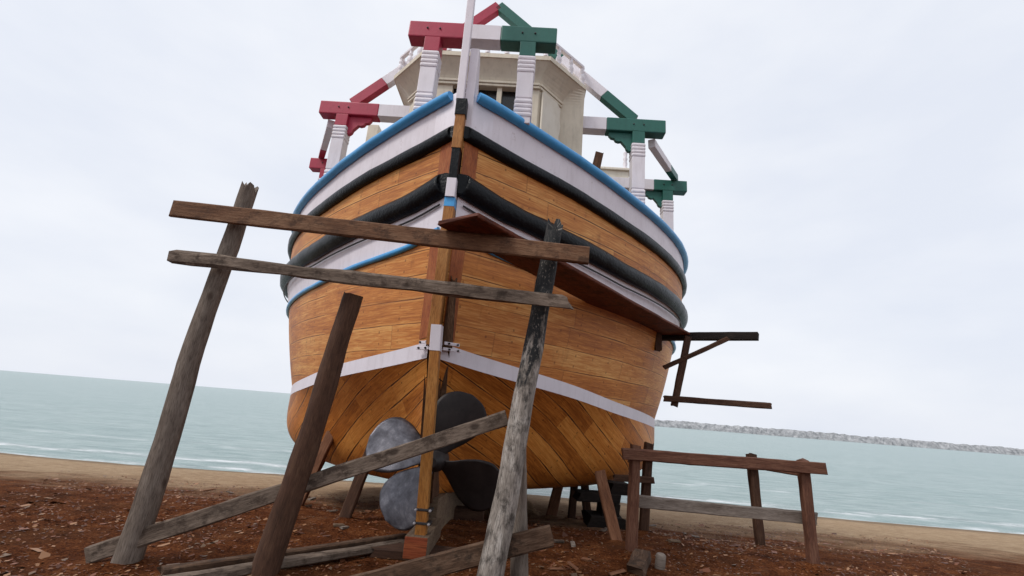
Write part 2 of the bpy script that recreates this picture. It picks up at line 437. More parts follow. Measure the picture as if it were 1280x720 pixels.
def build_ground():
    def axis(lo, hi, fine_lo, fine_hi, d):
        a = list(np.arange(fine_lo, fine_hi + 1e-6, d)); s = d; v = fine_hi
        while v < hi: s *= 1.35; v += s; a.append(min(v, hi))
        s = d; v = fine_lo; b = []
        while v > lo: s *= 1.35; v -= s; b.append(max(v, lo))
        return b[::-1] + a
    xs = axis(-600, 600, -7, 7, .075); ys = axis(-60, 420, 4.0, 15, .075)
    mb = MB(); P = [[(x, y, max(ground_z(x, y), -6)) for x in xs] for y in ys]
    mb.grid(P, [[(x, y) for x in xs] for y in ys])
    k = NT('beach_ground'); ob = k.tex('Object')
    sep = k.add('ShaderNodeSeparateXYZ'); k.link(ob, sep.inputs[0])
    nb = k.noise(ob, .6, 5, .6); n1 = k.noise(ob, 3.5, 8, .7); n2 = k.noise(ob, 38, 6, .75); n3 = k.noise(ob, 140, 3, .7)
    mixn = k.math('ADD', k.math('MULTIPLY', n1, .42), k.math('MULTIPLY', n2, .58))
    mixn = k.math('ADD', k.math('MULTIPLY', k.math('SUBTRACT', mixn, .5), 1.45), .5)
    shav = k.ramp(mixn, [(.34, (.028, .008, .003)), (.48, (.105, .032, .011)), (.58, (.19, .064, .022)), (.72, (.38, .18, .08))])
    sand = k.ramp(mixn, [(.34, (.25, .165, .10)), (.5, (.42, .295, .185)), (.7, (.55, .42, .29))])
    yy = k.math('ADD', sep.outputs[1], k.math('MULTIPLY', k.math('SUBTRACT', nb, .5), 9.))
    shav = k.mix(k.ramp(k.noise(k.mapping(ob, (1, 1, 1), (5, 2, 0)), 1.1, 6, .65, .5), [(.48, 0.), (.66, .6)]), shav, (.080, .034, .016))
    shav = k.mix(k.ramp(k.noise(k.mapping(ob, (1, 1, 1), (9, 4, 0)), 2.3, 6, .7), [(.58, 0.), (.7, .5)]), shav, (.27, .14, .07))
    f = k.ramp(k.math('DIVIDE', yy, 20.), [(.43, 0.), (.62, 1.)])
    col = k.mix(f, shav, sand)
    wet = k.ramp(k.math('DIVIDE', sep.outputs[1], 40.), [(.455, 0.), (.48, .55)])
    col = k.mix(wet, col, (.13, .10, .072))
    pale = k.math('MULTIPLY', k.ramp(n3, [(.66, 0.), (.74, .8)]), k.ramp(n1, [(.4, .15), (.65, 1.)]))
    col = k.mix(pale, col, (.42, .27, .16))
    k.bump(k.math('ADD', k.math('ADD', n2, k.math('MULTIPLY', n3, .5)), n1), .9, .04)
    m = k.out(col, .95, 0, .05)
    g = mb.build('ground', m, fix=False); tag(g, kind='structure')
build_ground()

def build_sea():
    mb = MB(); xs = [-9000, -2000, -400, -80, -20, 20, 80, 400, 2000, 9000]; ys = [14, 22, 40, 80, 200, 800, 3000, 12000]
    mb.grid([[(x, y, 0) for x in xs] for y in ys])
    k = NT('sea_water'); ob = k.tex('Object')
    sep = k.add('ShaderNodeSeparateXYZ'); k.link(ob, sep.inputs[0])
    w1 = k.noise(k.mapping(ob, (.25, 1.1, 1)), 1.2, 6, .6); w2 = k.noise(k.mapping(ob, (.05, .22, 1)), 1.0, 4, .6)
    w3 = k.noise(k.mapping(ob, (.35, .9, 1)), 1.1, 6, .75)
    y = k.math('ADD', sep.outputs[1], k.math('MULTIPLY', k.math('SUBTRACT', k.noise(k.mapping(ob, (.22, 0.05, 1)), 1.0, 4), .5), 4.))
    def band(c, w): return k.ramp(k.math('ABSOLUTE', k.math('SUBTRACT', y, c)), [(0., 1.), (w, 0.)])
    fb = k.math('MAXIMUM', k.math('MAXIMUM', band(22.6, .8), k.math('MULTIPLY', band(20.4, .7), .9)), k.math('MULTIPLY', band(28.5, .7), .55))
    foam = k.math('MULTIPLY', fb, k.ramp(w3, [(.44, .0), (.54, 1.)]))
    col = k.mix(k.ramp(w2, [(.35, 0.), (.7, 1.)]), (.19, .285, .275), (.26, .345, .335))
    col = k.mix(foam, col, (.78, .80, .82))
    w4 = k.noise(k.mapping(ob, (.5, 2.6, 1)), 1.4, 6, .65)
    col = k.mix(k.ramp(w4, [(.46, 0.), (.64, .65)]), col, (.40, .475, .465))
    col = k.mix(k.ramp(w1, [(.36, .6), (.52, 0.)]), col, (.11, .19, .19))
    k.bump(k.math('ADD', k.math('ADD', w1, w4), k.math('MULTIPLY', foam, .6)), .6, .3)
    m = k.out(col, k.math('ADD', k.math('MULTIPLY', foam, .4), .3), 0, .35)
    o = mb.build('sea', m, fix=False); o.location = (0, 0, -1.62); tag(o, kind='structure')
build_sea()

def build_breakwater():
    mb = MB(); rr = random.Random(3); n = 260; x0, x1, Y = -30, 760, 470; P = []
    for i in range(n + 1):
        x = x0 + (x1 - x0) * i / n; hh = 6.4 + 1.3 * noise.noise(Vector((x * .03, 0, 0))) + 1.1 * noise.noise(Vector((x * .21, 0, 4)))
        row = []
        for j, (dy, fz) in enumerate(((-9, -.3), (-6.5, .3), (-4, .75), (-2, 1.), (2, 1.), (9, -.3))):
            row.append((x + rr.uniform(-1, 1), Y + dy + rr.uniform(-.8, .8), fz * hh + rr.uniform(-.5, .5)))
        P.append(row)
    mb.grid(P, smooth=False)
    k = NT('breakwater_rock'); n1 = k.noise(k.tex('Object'), .28, 6, .75)
    m = k.out(k.ramp(n1, [(.36, (.17, .175, .185)), (.5, (.30, .305, .315)), (.66, (.46, .465, .475))]), .9)  # distance haze and shaded gaps between rocks are painted into these greys
    o = mb.build('breakwater', m); o.location = (0, 0, -1.62)
    tag(o, 'long low grey rock breakwater across the sea on the horizon', 'breakwater')
build_breakwater()

# ------------------------------------------------------------------ the boat (x across, y forward from the sternpost, z up)
DH = empty('wooden_boat', (-.88, 5.6, 0), R(-2.0))
tag(DH, 'large new wooden boat with blue, white and black bands, propped up on the beach', 'boat')
HT = .068                                            # half thickness at the sternpost
LEN = 16.0
def B0(s):
    u = min(max(s / 7.3, 0), 1); b = 5.2 * (1 - (1 - u) ** 2.0)
    if s > 8.5: b *= max(0.0, 1 - ((s - 8.5) / (LEN - 8.5)) ** 2.2)
    return b
def half(s, f): return HT + f * max(0, B0(s)) * (1 - HT / 5.2)
def sheer(s): return .0 if s < 7 else .012 * (s - 7) ** 2.0
zc = curve([(0, 5.82), (.4, 5.77), (1, 5.685), (1.6, 5.615), (2.5, 5.53), (3.8, 5.50), (6, 5.5), (23, 5.5)])
zub = curve([(0, 5.19), (.4, 5.11), (1.2, 5.045), (2.3, 4.95), (3.6, 4.92), (6, 4.90), (23, 4.9)])
zlb = curve([(0, 4.40), (.4, 4.26), (1, 4.19), (1.5, 4.145), (2.4, 4.07), (4, 4.07), (6, 4.05), (23, 3.9)])
zbl = curve([(0, 3.80), (.44, 3.63), (1.24, 3.56), (2.4, 3.47), (4, 3.42), (6, 3.35), (23, 3.2)])
zwl = curve([(0, 2.33), (.45, 2.24), (.9, 2.17), (1.65, 2.065), (2.8, 1.885), (4.4, 1.735), (6, 1.63), (12, 1.0), (23, .6)])
zk = curve([(0, .52), (1, .42), (3, .30), (5, .16), (12, -.35), (23, -1.0)])
FC, FUB, FLB, FBL, FWL = 1.0, .995, .985, .945, .852
LINES = dict(cap=(zc, FC), ub=(zub, FUB), lb=(zlb, FLB), bl=(zbl, FBL), wl=(zwl, FWL))
SS = [0, .02, .05, .1, .16, .24, .34, .46, .6, .75, .92, 1.1, 1.3, 1.5, 1.75, 2.0, 2.3, 2.6, 2.9, 3.2, 3.6, 4.0, 4.4, 4.8, 5.2, 5.6, 6.0, 6.45, 7, 7.7, 8.5, 9.3, 10.2, 11, 11.8, 12.6, 13.4, 14.1, 14.7, 15.2, 15.6, 15.85, 16]
def arc(side_f=1.0):
    L = [0]
    for a, b in zip(SS, SS[1:]): L.append(L[-1] + math.hypot(b - a, half(b, 1) - half(a, 1)))
    return L
ARC = arc()
def strip(name, lo, hi, mat, side, off_lo=0., off_hi=0., rows=6, push=0., bulge=0., vscale=3.6, slist=None, vflip=False):
    (zl, fl), (zh, fh) = LINES[lo], LINES[hi]
    sl = slist or SS; P = []; UV = []
    for i, s in enumerate(sl):
        a = np.interp(s, SS, ARC); row = []; ur = []
        z0, z1 = zl(s) + off_lo + sheer(s), zh(s) + off_hi + sheer(s)
        for j in range(rows + 1):
            t = j / rows; f = fl + (fh - fl) * t
            b = half(s, f) + push + bulge * math.sin(math.pi * t) * min(1, s)
            b += .006 * noise.noise(Vector((s * 1.1, t * 2 + z0, side * 3.)))
            z = z0 + (z1 - z0) * t
            row.append((side * b, s, z)); ur.append((a + side * 40, z * vscale))
        P.append(row); UV.append(ur)
    mb = MB(); mb.grid(P, UV, flip=(side > 0)); return mb.build(name, mat, DH, fix=False)

def bottom(side):
    rows = 26; P = []; UV = []
    for s in SS:
        row = []; ur = []; a = np.interp(s, SS, ARC)
        zb = zwl(s) - .195 + sheer(s) * .5; k0 = zk(s); bb = half(s, FWL)
        w = min(max(s / 4.2, 0), 1); w = w * w * (3 - 2 * w); w = w ** .75
        tp = 0; last = None
        for j in range(rows + 1):
            t = (j / rows) ** 1.35
            gv = t ** 1.05 * (1 - .22 * math.sin(math.pi * t)); gu = (1 - (1 - t) ** 3.6) ** .27
            g = gv * (1 - w) + gu * w
            ds = (.62 * (1 - t) ** .8) * max(0, 1 - s / 3.) if t < 1 else 0
            b = HT + (bb - HT) * g; z = k0 + (zb - k0) * t
            p = (side * b, s + ds, z)
            if last is not None: tp += math.hypot(b - last[0], z - last[1])
            last = (b, z)
            row.append(p); ur.append([a + side * 40, tp])
        for q in ur: q[1] = 40 - (tp - q[1]) * 4.6 + 1.05 * a * (1 + .25 * (tp - q[1]))
        P.append(row); UV.append([tuple(q) for q in ur])
    mb = MB(); mb.grid(P, UV, flip=(side > 0)); return mb.build('bottom_planking', 'low_planks', DH, fix=False)

def rail(name, line, mat, side, rad, out, dz=0., squash=(1, 1), s0=.03, seg=14, jit=.03, endbulge=0.):
    zf, f = LINES[line]; pts = []; rr = []
    sl = [s0] + [s for s in np.concatenate([np.arange(.05, .2, .035) + s0, np.arange(.36, 6.5, .13), np.arange(6.6, 15.9, .4)])]
    for s in sl:
        # outward normal in plan
        e = .02; t = Vector((half(s + e, f) - half(s, f), e)).normalized(); n = Vector((t.y, -t.x))
        pts.append((side * (half(s, f) + n.x * out), s + n.y * out, zf(s) + dz + sheer(s) + .006 * noise.noise(Vector((s * 2, side, dz)))))
        q = 1 + .07 * noise.noise(Vector((s * 3.1, side * 2., rad * 40))) + .04 * noise.noise(Vector((s * 11, side * 2., rad * 40)))
        if endbulge and s < .3: q *= 1 + endbulge * (1 - s / .3)
        rr.append(rad * q * min(1, (.75 + 9 * (s - s0)) ** .5) )
    mb = MB(); mb.tube(pts, rr, seg, squash=squash, ref=(0, 0, 1), jit=jit, seed=int(rad * 1000)); return mb.build(name, mat, DH)

for sd in (1, -1):
    bottom(sd)
    strip('waterline_stripe', 'wl', 'wl', 'stripe', sd, -.195, .0, rows=2, push=.004)
    strip('side_planking', 'wl', 'bl', 'mid_planks', sd, 0., 0., rows=10, bulge=.03, vscale=3.1)
    strip('white_strake', 'bl', 'lb', 'white', sd, 0., 0., rows=4, push=.006)
    strip('topside_planking', 'lb', 'ub', 'top_planks', sd, 0., 0., rows=6, vscale=3.4)
    strip('bulwark', 'ub', 'cap', 'white', sd, 0., 0., rows=6, push=.006, bulge=.012)
    rail('rub_rail', 'lb', 'black', sd, .158, .035, 0.02, (.78, 1.0), s0=-.06, endbulge=.05)
    rail('rub_rail', 'ub', 'black', sd, .108, .025, 0.0, (.75, 1.0), s0=-.05)
    rail('blue_moulding', 'bl', 'blue', sd, .042, .02, 0.)
    # gunwale: outer and inner blue rounds with a flat between
    rail('gunwale', 'cap', 'blue', sd, .08, .045, .0, (1, .95), s0=.07)
    rail('gunwale', 'cap', 'blue', sd, .062, -.10, .03, (1, .95), s0=.17)
    # fine grey line (plank lap) at the foot of the bulwark
    rail('lap_strip', 'lb', 'iron', sd, .014, .03, -.24, s0=.05, seg=6)

# deck and inner bulwark
mb = MB(); P = []
for s in SS: P.append([(-half(s, .985) + .03, s, 5.0 + sheer(s)), (half(s, .985) - .03, s, 5.0 + sheer(s))])
mb.grid(P, [[(s, -2), (s, 2)] for s in SS]); mb.build('deck', 'keelgrey', DH)
for sd in (1, -1):
    mb = MB(); P = []
    for s in SS[4:]: P.append([(sd * max(half(s, 1) - .10, .01), s, 5.0 + sheer(s)), (sd * max(half(s, 1) - .10, .01), s, zc(s) + sheer(s))])
    mb.grid(P); mb.build('inner_bulwark', 'white', DH)
    mb = MB(); P = []
    for s in SS[4:]: P.append([(sd * max(half(s, 1) - .17, .005), s, zc(s) + sheer(s) + .035), (sd * (half(s, 1) + .05), s, zc(s) + sheer(s) + .035)])
    mb.grid(P); mb.build('gunwale_top', 'white', DH)

# sternpost with its painted lengths, black straps and head
def post_piece(name, mat, z0, z1, w, ya, yb, dx0=0., dx1=0., dx=None):
    mb = MB(); zc_ = (z0 + z1) / 2
    P = []
    for z, o in ((z0, dx0), (z1, dx1)):
        P.append([(o - w / 2, ya, z), (o + w / 2, ya, z), (o + w / 2, yb, z), (o - w / 2, yb, z)])
    n = 6; PP = []; UV = []
    for i in range(n + 1):
        t = i / n; PP.append([tuple(P[0][j][a] + (P[1][j][a] - P[0][j][a]) * t for a in range(3)) for j in range(4)])
        z = z0 + (z1 - z0) * t; UV.append([(z, .0), (z, w), (z, w + yb - ya), (z, 2 * w + yb - ya), (z, 2 * (w + yb - ya))])
    mb.grid(PP, UV, smooth=False, closed=True); mb.ngon(PP[0]); mb.ngon(PP[-1])
    bvl = mb.build(name, mat, DH)
    m = bvl.modifiers.new('bevel', 'BEVEL'); m.width = .008; m.segments = 2; m.limit_method = 'ANGLE'
    return bvl
post_piece('sternpost', 'sternpost', 2.28, 4.055, .135, -.14, .25, -.005, .0)
post_piece('post_band', 'blue', 4.055, 4.18, .137, -.143, .05)
post_piece('post_tip', 'white', 4.18, 4.44, .125, -.17, .05)
post_piece('sternpost', 'black', 4.44, 4.90, .11, -.135, .08)
post_piece('sternpost', 'sternpost', 4.90, 5.40, .13, -.14, .1)
post_piece('post_plate', 'black', 5.40, 5.645, .15, -.15, .1)
post_piece('stern_pole', 'white', 5.645, 8.6, .105, -.13, -.03, -.035, -.06)
# white head of the sternpost: a shaped board standing fore and aft
mb = MB()
mb.prism([(-.025, 5.26), (-.025, 6.58), (.10, 6.60), (.20, 6.44), (.27, 6.2), (.34, 6.08), (.36, 5.92), (.50, 5.75), (.6, 5.3), (.6, 5.26)], (.02, 0, 0), (0, 1, 0), (0, 0, 1), (.12, 0, 0))
o = mb.build('post_head', 'white', DH); m_ = o.modifiers.new('bevel', 'BEVEL'); m_.width = .012; m_.segments = 2
# broad white panel between post and gunwale end on either bow of the stern
for sd in (1, -1):
    mb = MB(); P = []
    for s in (.0, .08, .16, .24):
        b = half(s, 1) + .014
        P.append([(sd * b, s, zub(s) + .05), (sd * b, s, zc(s) + .05 - .1 * s), (sd * (b - .10), s + .02, zc(s) + .05 - .1 * s)])
    mb.grid(P); mb.build('bulwark_end', 'white', DH)
# cheek planks beside the post
def cheek(lo, hi, ol, oh, s1, mat, sd, name='cheek_plank'):
    return strip(name, lo, hi, mat, sd, ol, oh, rows=4, push=.014, slist=[.0, .03, s1 * .5, s1])
for sd in (1, -1):
    o = cheek('lb', 'ub', .12, -.02, .13, 'cheek', sd)
    cheek('wl', 'bl', .06, .0, .115, 'cheek', sd)
    # UV of the cheeks runs up the piece
for o in [c for c in DH.children if c.name.startswith('cheek_plank')]:
    ul = o.data.uv_layers[0].data
    for li in range(len(ul)):
        u, v = ul[li].uv; ul[li].uv = (v / 3.6, u * 1.0)
# rough dark timber wedge in the post's right corner
mb = MB(); log_mb(mb, (.13, .02, 2.25), (.15, .02, 3.15), .07, .035, seed=5, seg=9, n=10, jit=.25, ragB=.05); mb.build('filler_timber', 'bark', DH)
# inner post of the propeller aperture
mb = MB(); P = []; UV = []
for i in range(9):
    t = i / 8; z = .45 + t * 1.9; y = .10 + .55 * (1 - t) ** .8
    P.append([(-.10, y - .12, z), (.10, y - .12, z), (.115, y + .12, z), (.115, y + .3, z), (-.115, y + .3, z), (-.115, y + .12, z)])
    UV.append([(z, j * .15) for j in range(7)])
mb.grid(P, UV, smooth=False, closed=True); mb.ngon(P[0]); mb.ngon(P[-1]); mb.build('inner_post', 'darkwood', DH)
mb = MB(); log_mb(mb, (.125, .42, 1.25), (.135, .10, 2.3), .05, .06, seed=8, seg=8, n=12, jit=.3, ragB=.02); mb.build('filler_timber', 'bark', DH)
# rudder post standing free aft of the propeller, white head, fittings
rp = post_piece('rudder_post', 'rudder', .28, 2.20, .115, -.28, -.17, .145, .065)
post_piece('rudder_post_head', 'stripe', 2.20, 2.50, .125, -.285, -.15, .065, .052)
rp.data.materials[0] = M['rudder']
for sd in (1, -1):
    for z, x1, ln in ((2.315, .16, .20), (2.245, .17, .24)):
        mb = MB(); mb.box((.06 + sd * x1, -.10 + .05, z), (ln, .02, .036), 0, Matrix.Rotation(sd * R(34), 3, 'Z'), bev=.004)
        fit = mb.build('strap', 'stripe', DH)
        for dx in (x1 - .03, x1 + .065):
            m2 = MB(); m2.lathe((0, 0, 0), [(.013, 0), (.013, .016), (.006, .024)], 8)
            b_ = m2.build('bolt', 'iron', fit); b_.location = (.06 + sd * dx, -.062 + .67 * (dx - x1), z); b_.rotation_euler = (R(90), 0, sd * R(34))
for z in (.40, .53):
    mb = MB(); mb.box((.15, -.222, z), (.18, .13, .026), 0, bev=.006); st = mb.build('strap', 'iron', DH)
    for sd in (1, -1):
        m2 = MB(); m2.lathe((0, 0, 0), [(.014, 0), (.014, .03), (.006, .04)], 8)
        b_ = m2.build('bolt', 'boltgrey', st); b_.location = (.15 + sd * .075, -.285, z); b_.rotation_euler = (R(90), 0, 0)
# keel
mb = MB(); mb.box((.125, .10, .185), (.24, .92, .21), 0, bev=.015)
kl = mb.build('keel', ['keelgrey', 'keelred'], DH)
for p in kl.data.polygons:
    if p.normal.y < -.7: p.material_index = 1
mb = MB()
A = [(-.14 + .03, .56, .04), (.17, .56, .04), (.17, .56, .5), (-.11, .56, .5)]
Bq = [(-.14, 15.4, -1.05), (.14, 15.4, -1.05), (.14, 15.4, -.6), (-.14, 15.4, -.6)]
P = [[tuple(a[i] + (b[i] - a[i]) * t for i in range(3)) for a, b in zip(A, Bq)] for t in np.linspace(0, 1, 12)]
mb.grid(P, [[(t * 22, j * .35) for j in range(5)] for t in np.linspace(0, 1, 12)], smooth=False, closed=True); mb.ngon(P[0]); mb.ngon(P[-1])
mb.build('keel', 'keelgrey', DH)
# bow stem
mb = MB(); mb.tube([(0, 15.2, -.8), (0, 15.8, 1), (0, 16.1, 4), (0, 16.6, 7.6)], [.18, .18, .17, .13], 8); mb.build('stem', 'sternpost', DH)

# propeller: four broad blades, each its own piece
PR = empty('propeller', (.14, .22, .97), 0, DH)
mb = MB(); mb.lathe((0, 0, 0), [(.05, -.24), (.10, -.16), (.125, -.02), (.135, .12), (.13, .22)], 20)
hb = mb.build('hub', 'propeller_shaded', PR); hb.rotation_euler = (R(-90), 0, 0)
mb = MB(); mb.tube([(0, .2, 0), (0, .7, 0)], .06, 12); mb.build('shaft', 'iron', PR)
def blade(ang, dark):
    mb = MB(); nr, nc = 28, 16; out = []
    prof = curve([(0, .10), (.1, .16), (.3, .31), (.5, .40), (.65, .42), (.8, .37), (.9, .28), (.96, .18), (1, .02)])
    for sgn in (1, -1):
        P = []
        for i in range(nr + 1):
            f = 1 - (1 - i / nr) ** 1.6; r = .10 + .76 * f; w = prof(f) * .84; tw = R(70) - R(36) * f
            row = []
            for j in range(nc + 1):
                c = (j / nc - .5) * 2; x = c * w
                th = (.028 * (1 - f) + .006) * (1 - c * c) * sgn
                # chord line twisted about the blade axis
                px = x * math.cos(tw * .62) - th * math.sin(tw * .62); py = x * math.sin(tw * .62) + th * math.cos(tw * .62)
                row.append((px, py + .05 * f, r))
            P.append(row)
        mb.grid(P, flip=sgn > 0)
    o = mb.build('blade', 'propeller_shaded' if dark else 'propeller', PR, weld=True)
    o.rotation_euler = (0, R(90 - ang), 0)
    return o
for ang, dk in ((66, True), (-24, True), (234, False), (166, False)): blade(ang, dk)  # right-hand blades take the shaded copy, left-hand ones the lit grey

# awning frames over the stern: ringed white posts under painted beams
def ring_post(a, s, zb, zt, mat_head, parent, w=.25):
    mb = MB(); H = zt - zb
    mb.box((a, s, zb + .05), (w * .96, w * .96, .12), 0, bev=.01)
    z = zb + .10
    for i in range(4): mb.box((a, s, z + .035), (w * 1.10, w * 1.10, .074), 0, bev=.03); z += .075
    mb.box((a, s, z + .014), (w * .93, w * .93, .03), 0); z += .02
    zp = z; zr = zt - .26 - 4 * .075
    mb.box((a, s, (zp + zr) / 2), (w, w, zr - zp), 0, bev=.012); z = zr
    for i in range(4): mb.box((a, s, z + .035), (w * 1.10, w * 1.10, .074), 0, bev=.03); z += .075
    mb.box((a, s, (z + zt) / 2), (w * .98, w * .98, zt - z), 1, bev=.01)
    return mb.build('post', ['white_post', mat_head], parent)
def bracket(a, s, zt, sd, mat, parent, L=.46, D=.40):
    ol = [(0, 0), (L, 0), (L, -.06), (L - .05, -.12), (L - .11, -.13), (L - .14, -.18), (L - .20, -.20), (L - .25, -.19), (L - .29, -.24), (.12, -.30), (.10, -.36), (.06, -D), (0, -D)]
    mb = MB(); mb.prism(ol, (a - sd * .12, s - .045, zt - .004), (-sd, 0, 0), (0, 0, 1), (0, .09, 0)); return mb.build('bracket', mat, parent)
def frame(s, w, z0, half_gap, over, wpost=.25, brackets=True, gable=None, zbase=None, h=.29, d=.24):
    fr = empty('awning_frame', (0, s, 0), 0, DH)
    zt = z0 + h
    for sd, mt in ((-1, 'red'), (1, 'green')):
        ring_post(sd * w + .06, 0, zbase if zbase else zc(s) - .02, z0, mt, fr, wpost)
        x0, x1 = sd * half_gap + .1, sd * (w + over) + .08
        mb = MB(); mb.box(((x0 + x1) / 2, 0, (z0 + zt) / 2), (abs(x1 - x0), d, h), 0, bev=.02); mb.build('cross_beam', mt, fr)
        if brackets: bracket(sd * w + .06, 0, z0, sd, mt, fr)
    for sd in (-1, 1):
        for dx in (-.1, .1):
            m2 = MB(); m2.lathe((0, 0, 0), [(.016, 0), (.016, .012), (.008, .018)], 8)
            b_ = m2.build('bolt', 'iron', fr); b_.location = (sd * w + .06 + dx, -d / 2, z0 + h * .55); b_.rotation_euler = (R(90), 0, 0)
    mb = MB(); mb.box((.1, 0, (z0 + zt) / 2), (2 * half_gap - .006, d - .01, h - .02), 0, bev=.004); mb.build('cross_beam', 'white_post', fr)
    if gable:
        za = gable; xb = w - .1
        for sd, mt in ((-1, 'red'), (1, 'green')):
            A = Vector((sd * xb + .09, 0, zt + .02)); Bp = Vector((.0, 0, za)); t = (Bp - A)
            L = t.length; t.normalize()
            rot = Matrix.Rotation(-math.atan2(t.z, t.x), 3, 'Y')
            for f0, f1, m2 in ((0, .21, mt), (.21, .52, 'white_post'), (.52, 1.0, mt)):
                c = A + t * (L * (f0 + f1) / 2)
                mb = MB(); mb.box(c, (L * (f1 - f0) - .002, .16, .21), 0, rot, bev=.008); mb.build('rafter', m2, fr)
    return fr
frame(.55, .75, 7.165, .27, .42, .25, brackets=False)
frame(2.72, 3.0, 7.17, 1.30 if False else 2.32, .52, .25, gable=10.15)
frame(5.0, 4.28, 7.12, 3.9, .45, .25)
frame(7.4, 4.5, 7.05, 4.0, .45, .25)
# fore and aft braces at the sides
for sd, mt in ((-1, 'red'), (1, 'green')):
    A = Vector((sd * 3.32 + .06, 2.85, 7.08)); Bp = Vector((sd * 4.50 + .06, 5.0, 7.52)); t = Bp - A; L = t.length; t.normalize()
    for f0, f1, m2 in ((0, .66, 'white_post'), (.66, 1, mt)):
        tt, xx, zz = frame_of(A, Bp); rot = Matrix((tt, xx, zz)).transposed()
        mb = MB(); mb.box(A + t * L * (f0 + f1) / 2, (L * (f1 - f0) - .002, .14, .17), 0, rot, bev=.008); mb.build('brace', m2, DH)

# wheelhouse
WH = empty('wheelhouse', (0, 1.95, 5.0), 0, DH)
def ring(wa, sa, wc, sc_, sf, z, wing=0.0):
    """outline seen from above, local to WH: aft edge, canted sides, long sides"""
    y0, y1, y2 = sa - 1.95, sc_ - 1.95, sf - 1.95
    q = .80
    def cant(sd, t): return (sd * (wa + (wc - wa) * t) + .0, y0 + (y1 - y0) * t)
    pts = [(-wc, y2), (-wc, y1), cant(-1, .6), (-wa, y0), (wa, y0), cant(1, q)]
    pts += [(wc + wing * .34, y1 - wing * .10), (wc + wing * .2, y1 + .25), (wc, y2)]
    return [(x, y, z - 5.0) for x, y in pts]
FL = []
for z, t in ((5.0, 0), (6.05, 0), (6.2, 0), (7.58, 0)):
    wg = 0 if z < 6.1 else 1
    FL.append(ring(1.02, 1.97, 1.60, 2.62, 6.0, z, wg))
for t in np.linspace(0, 1, 8):
    q = t ** 1.5; FL.append(ring(1.02 + .16 * q, 1.97 - .23 * q, 1.60 + .35 * q, 2.62 - .12 * q, 6.0 + .2 * q, 7.60 + .372 * t, 1 - q))
mb = MB()
n = len(FL[0])
WIN = [(-.62, -.22), (-.13, .23), (.32, .71)]
zw0, zw1 = 1.80, 2.51
for i in range(len(FL) - 1):
    for j in range(n):
        j2 = (j + 1) % n
        if i < 3 and j == 3: continue                 # aft face is built with its window openings below
        mb.ngon([FL[i][j], FL[i][j2], FL[i + 1][j2], FL[i + 1][j]], smooth=False)
xs = [-1.02] + [v for w in WIN for v in w] + [1.02]; zs = [0, zw0, zw1, 2.58]
for a in range(len(xs) - 1):
    for b in range(3):
        if b == 1 and any(abs(xs[a] - w[0]) < 1e-6 for w in WIN): continue
        mb.ngon([(xs[a], .02, zs[b]), (xs[a + 1], .02, zs[b]), (xs[a + 1], .02, zs[b + 1]), (xs[a], .02, zs[b + 1])])
for w in WIN:
    x0, x1 = w
    for q in ([(x0, zw0), (x1, zw0)], [(x1, zw0), (x1, zw1)], [(x1, zw1), (x0, zw1)], [(x0, zw1), (x0, zw0)]):
        mb.ngon([(q[0][0], .02, q[0][1]), (q[1][0], .02, q[1][1]), (q[1][0], .14, q[1][1]), (q[0][0], .14, q[0][1])])
mb.build('wall', 'cream', WH)
for w in WIN:
    mb = MB(); mb.box(((w[0] + w[1]) / 2, .13, (zw0 + zw1) / 2), (w[1] - w[0] + .02, .012, zw1 - zw0 + .02)); mb.build('window', 'dark', WH)
# cornice slab and roof
mb = MB(); r0 = ring(1.20, 1.72, 1.97, 2.49, 6.22, 7.972); r1 = ring(1.20, 1.72, 1.97, 2.49, 6.22, 8.06); r2 = ring(1.16, 1.76, 1.93, 2.51, 6.18, 8.085)
mb.grid([r0, r1, r2], smooth=False, closed=True); mb.ngon(r0, flip=True); mb.ngon(r2); mb.build('cornice', 'cream', WH)
# moulding under the flare
mb = MB()
for A, Bp in (((-1.62, .66), (-1.03, .0)), ((-1.03, .0), (1.03, .0)), ((1.03, .0), (1.48, .52))):
    A = Vector((*A, 2.585)); Bp = Vector((*Bp, 2.585)); tt, xx, zz = frame_of(A, Bp); rot = Matrix((tt, xx, zz)).transposed()
    for dz, wd, hh in ((0, .10, .05), (-.055, .06, .05)):
        mb.box((A + Bp) / 2 + Vector((0, 0, dz)), ((Bp - A).length, wd, hh), 0, rot, bev=.012)
mb.build('moulding', 'cream', WH)
# pale panel with carved edge on each canted side
for sd in (-1, 1):
    A = Vector((sd * 1.06, .02, 0)); Bp = Vector((sd * 1.47, .50, 0)); ex = (Bp - A).normalized(); L = (Bp - A).length
    nrm = Vector((ex.y * sd, -ex.x * sd, 0)); nrm = nrm if nrm.y < 0 else -nrm
    ol = [(0.03, .55), (L - .06, .55)]
    for i in range(15):
        z = .6 + i * .13; ol.append((L - .05 + .028 * math.sin(i * 1.9) - (.05 if i > 13 else 0), z))
    ol += [(L - .16, 2.48), (0.03, 2.48)]
    mb = MB(); mb.prism(ol, A + nrm * .045, ex, (0, 0, 1), nrm * -.04); mb.build('panel', 'cream_pale', WH)
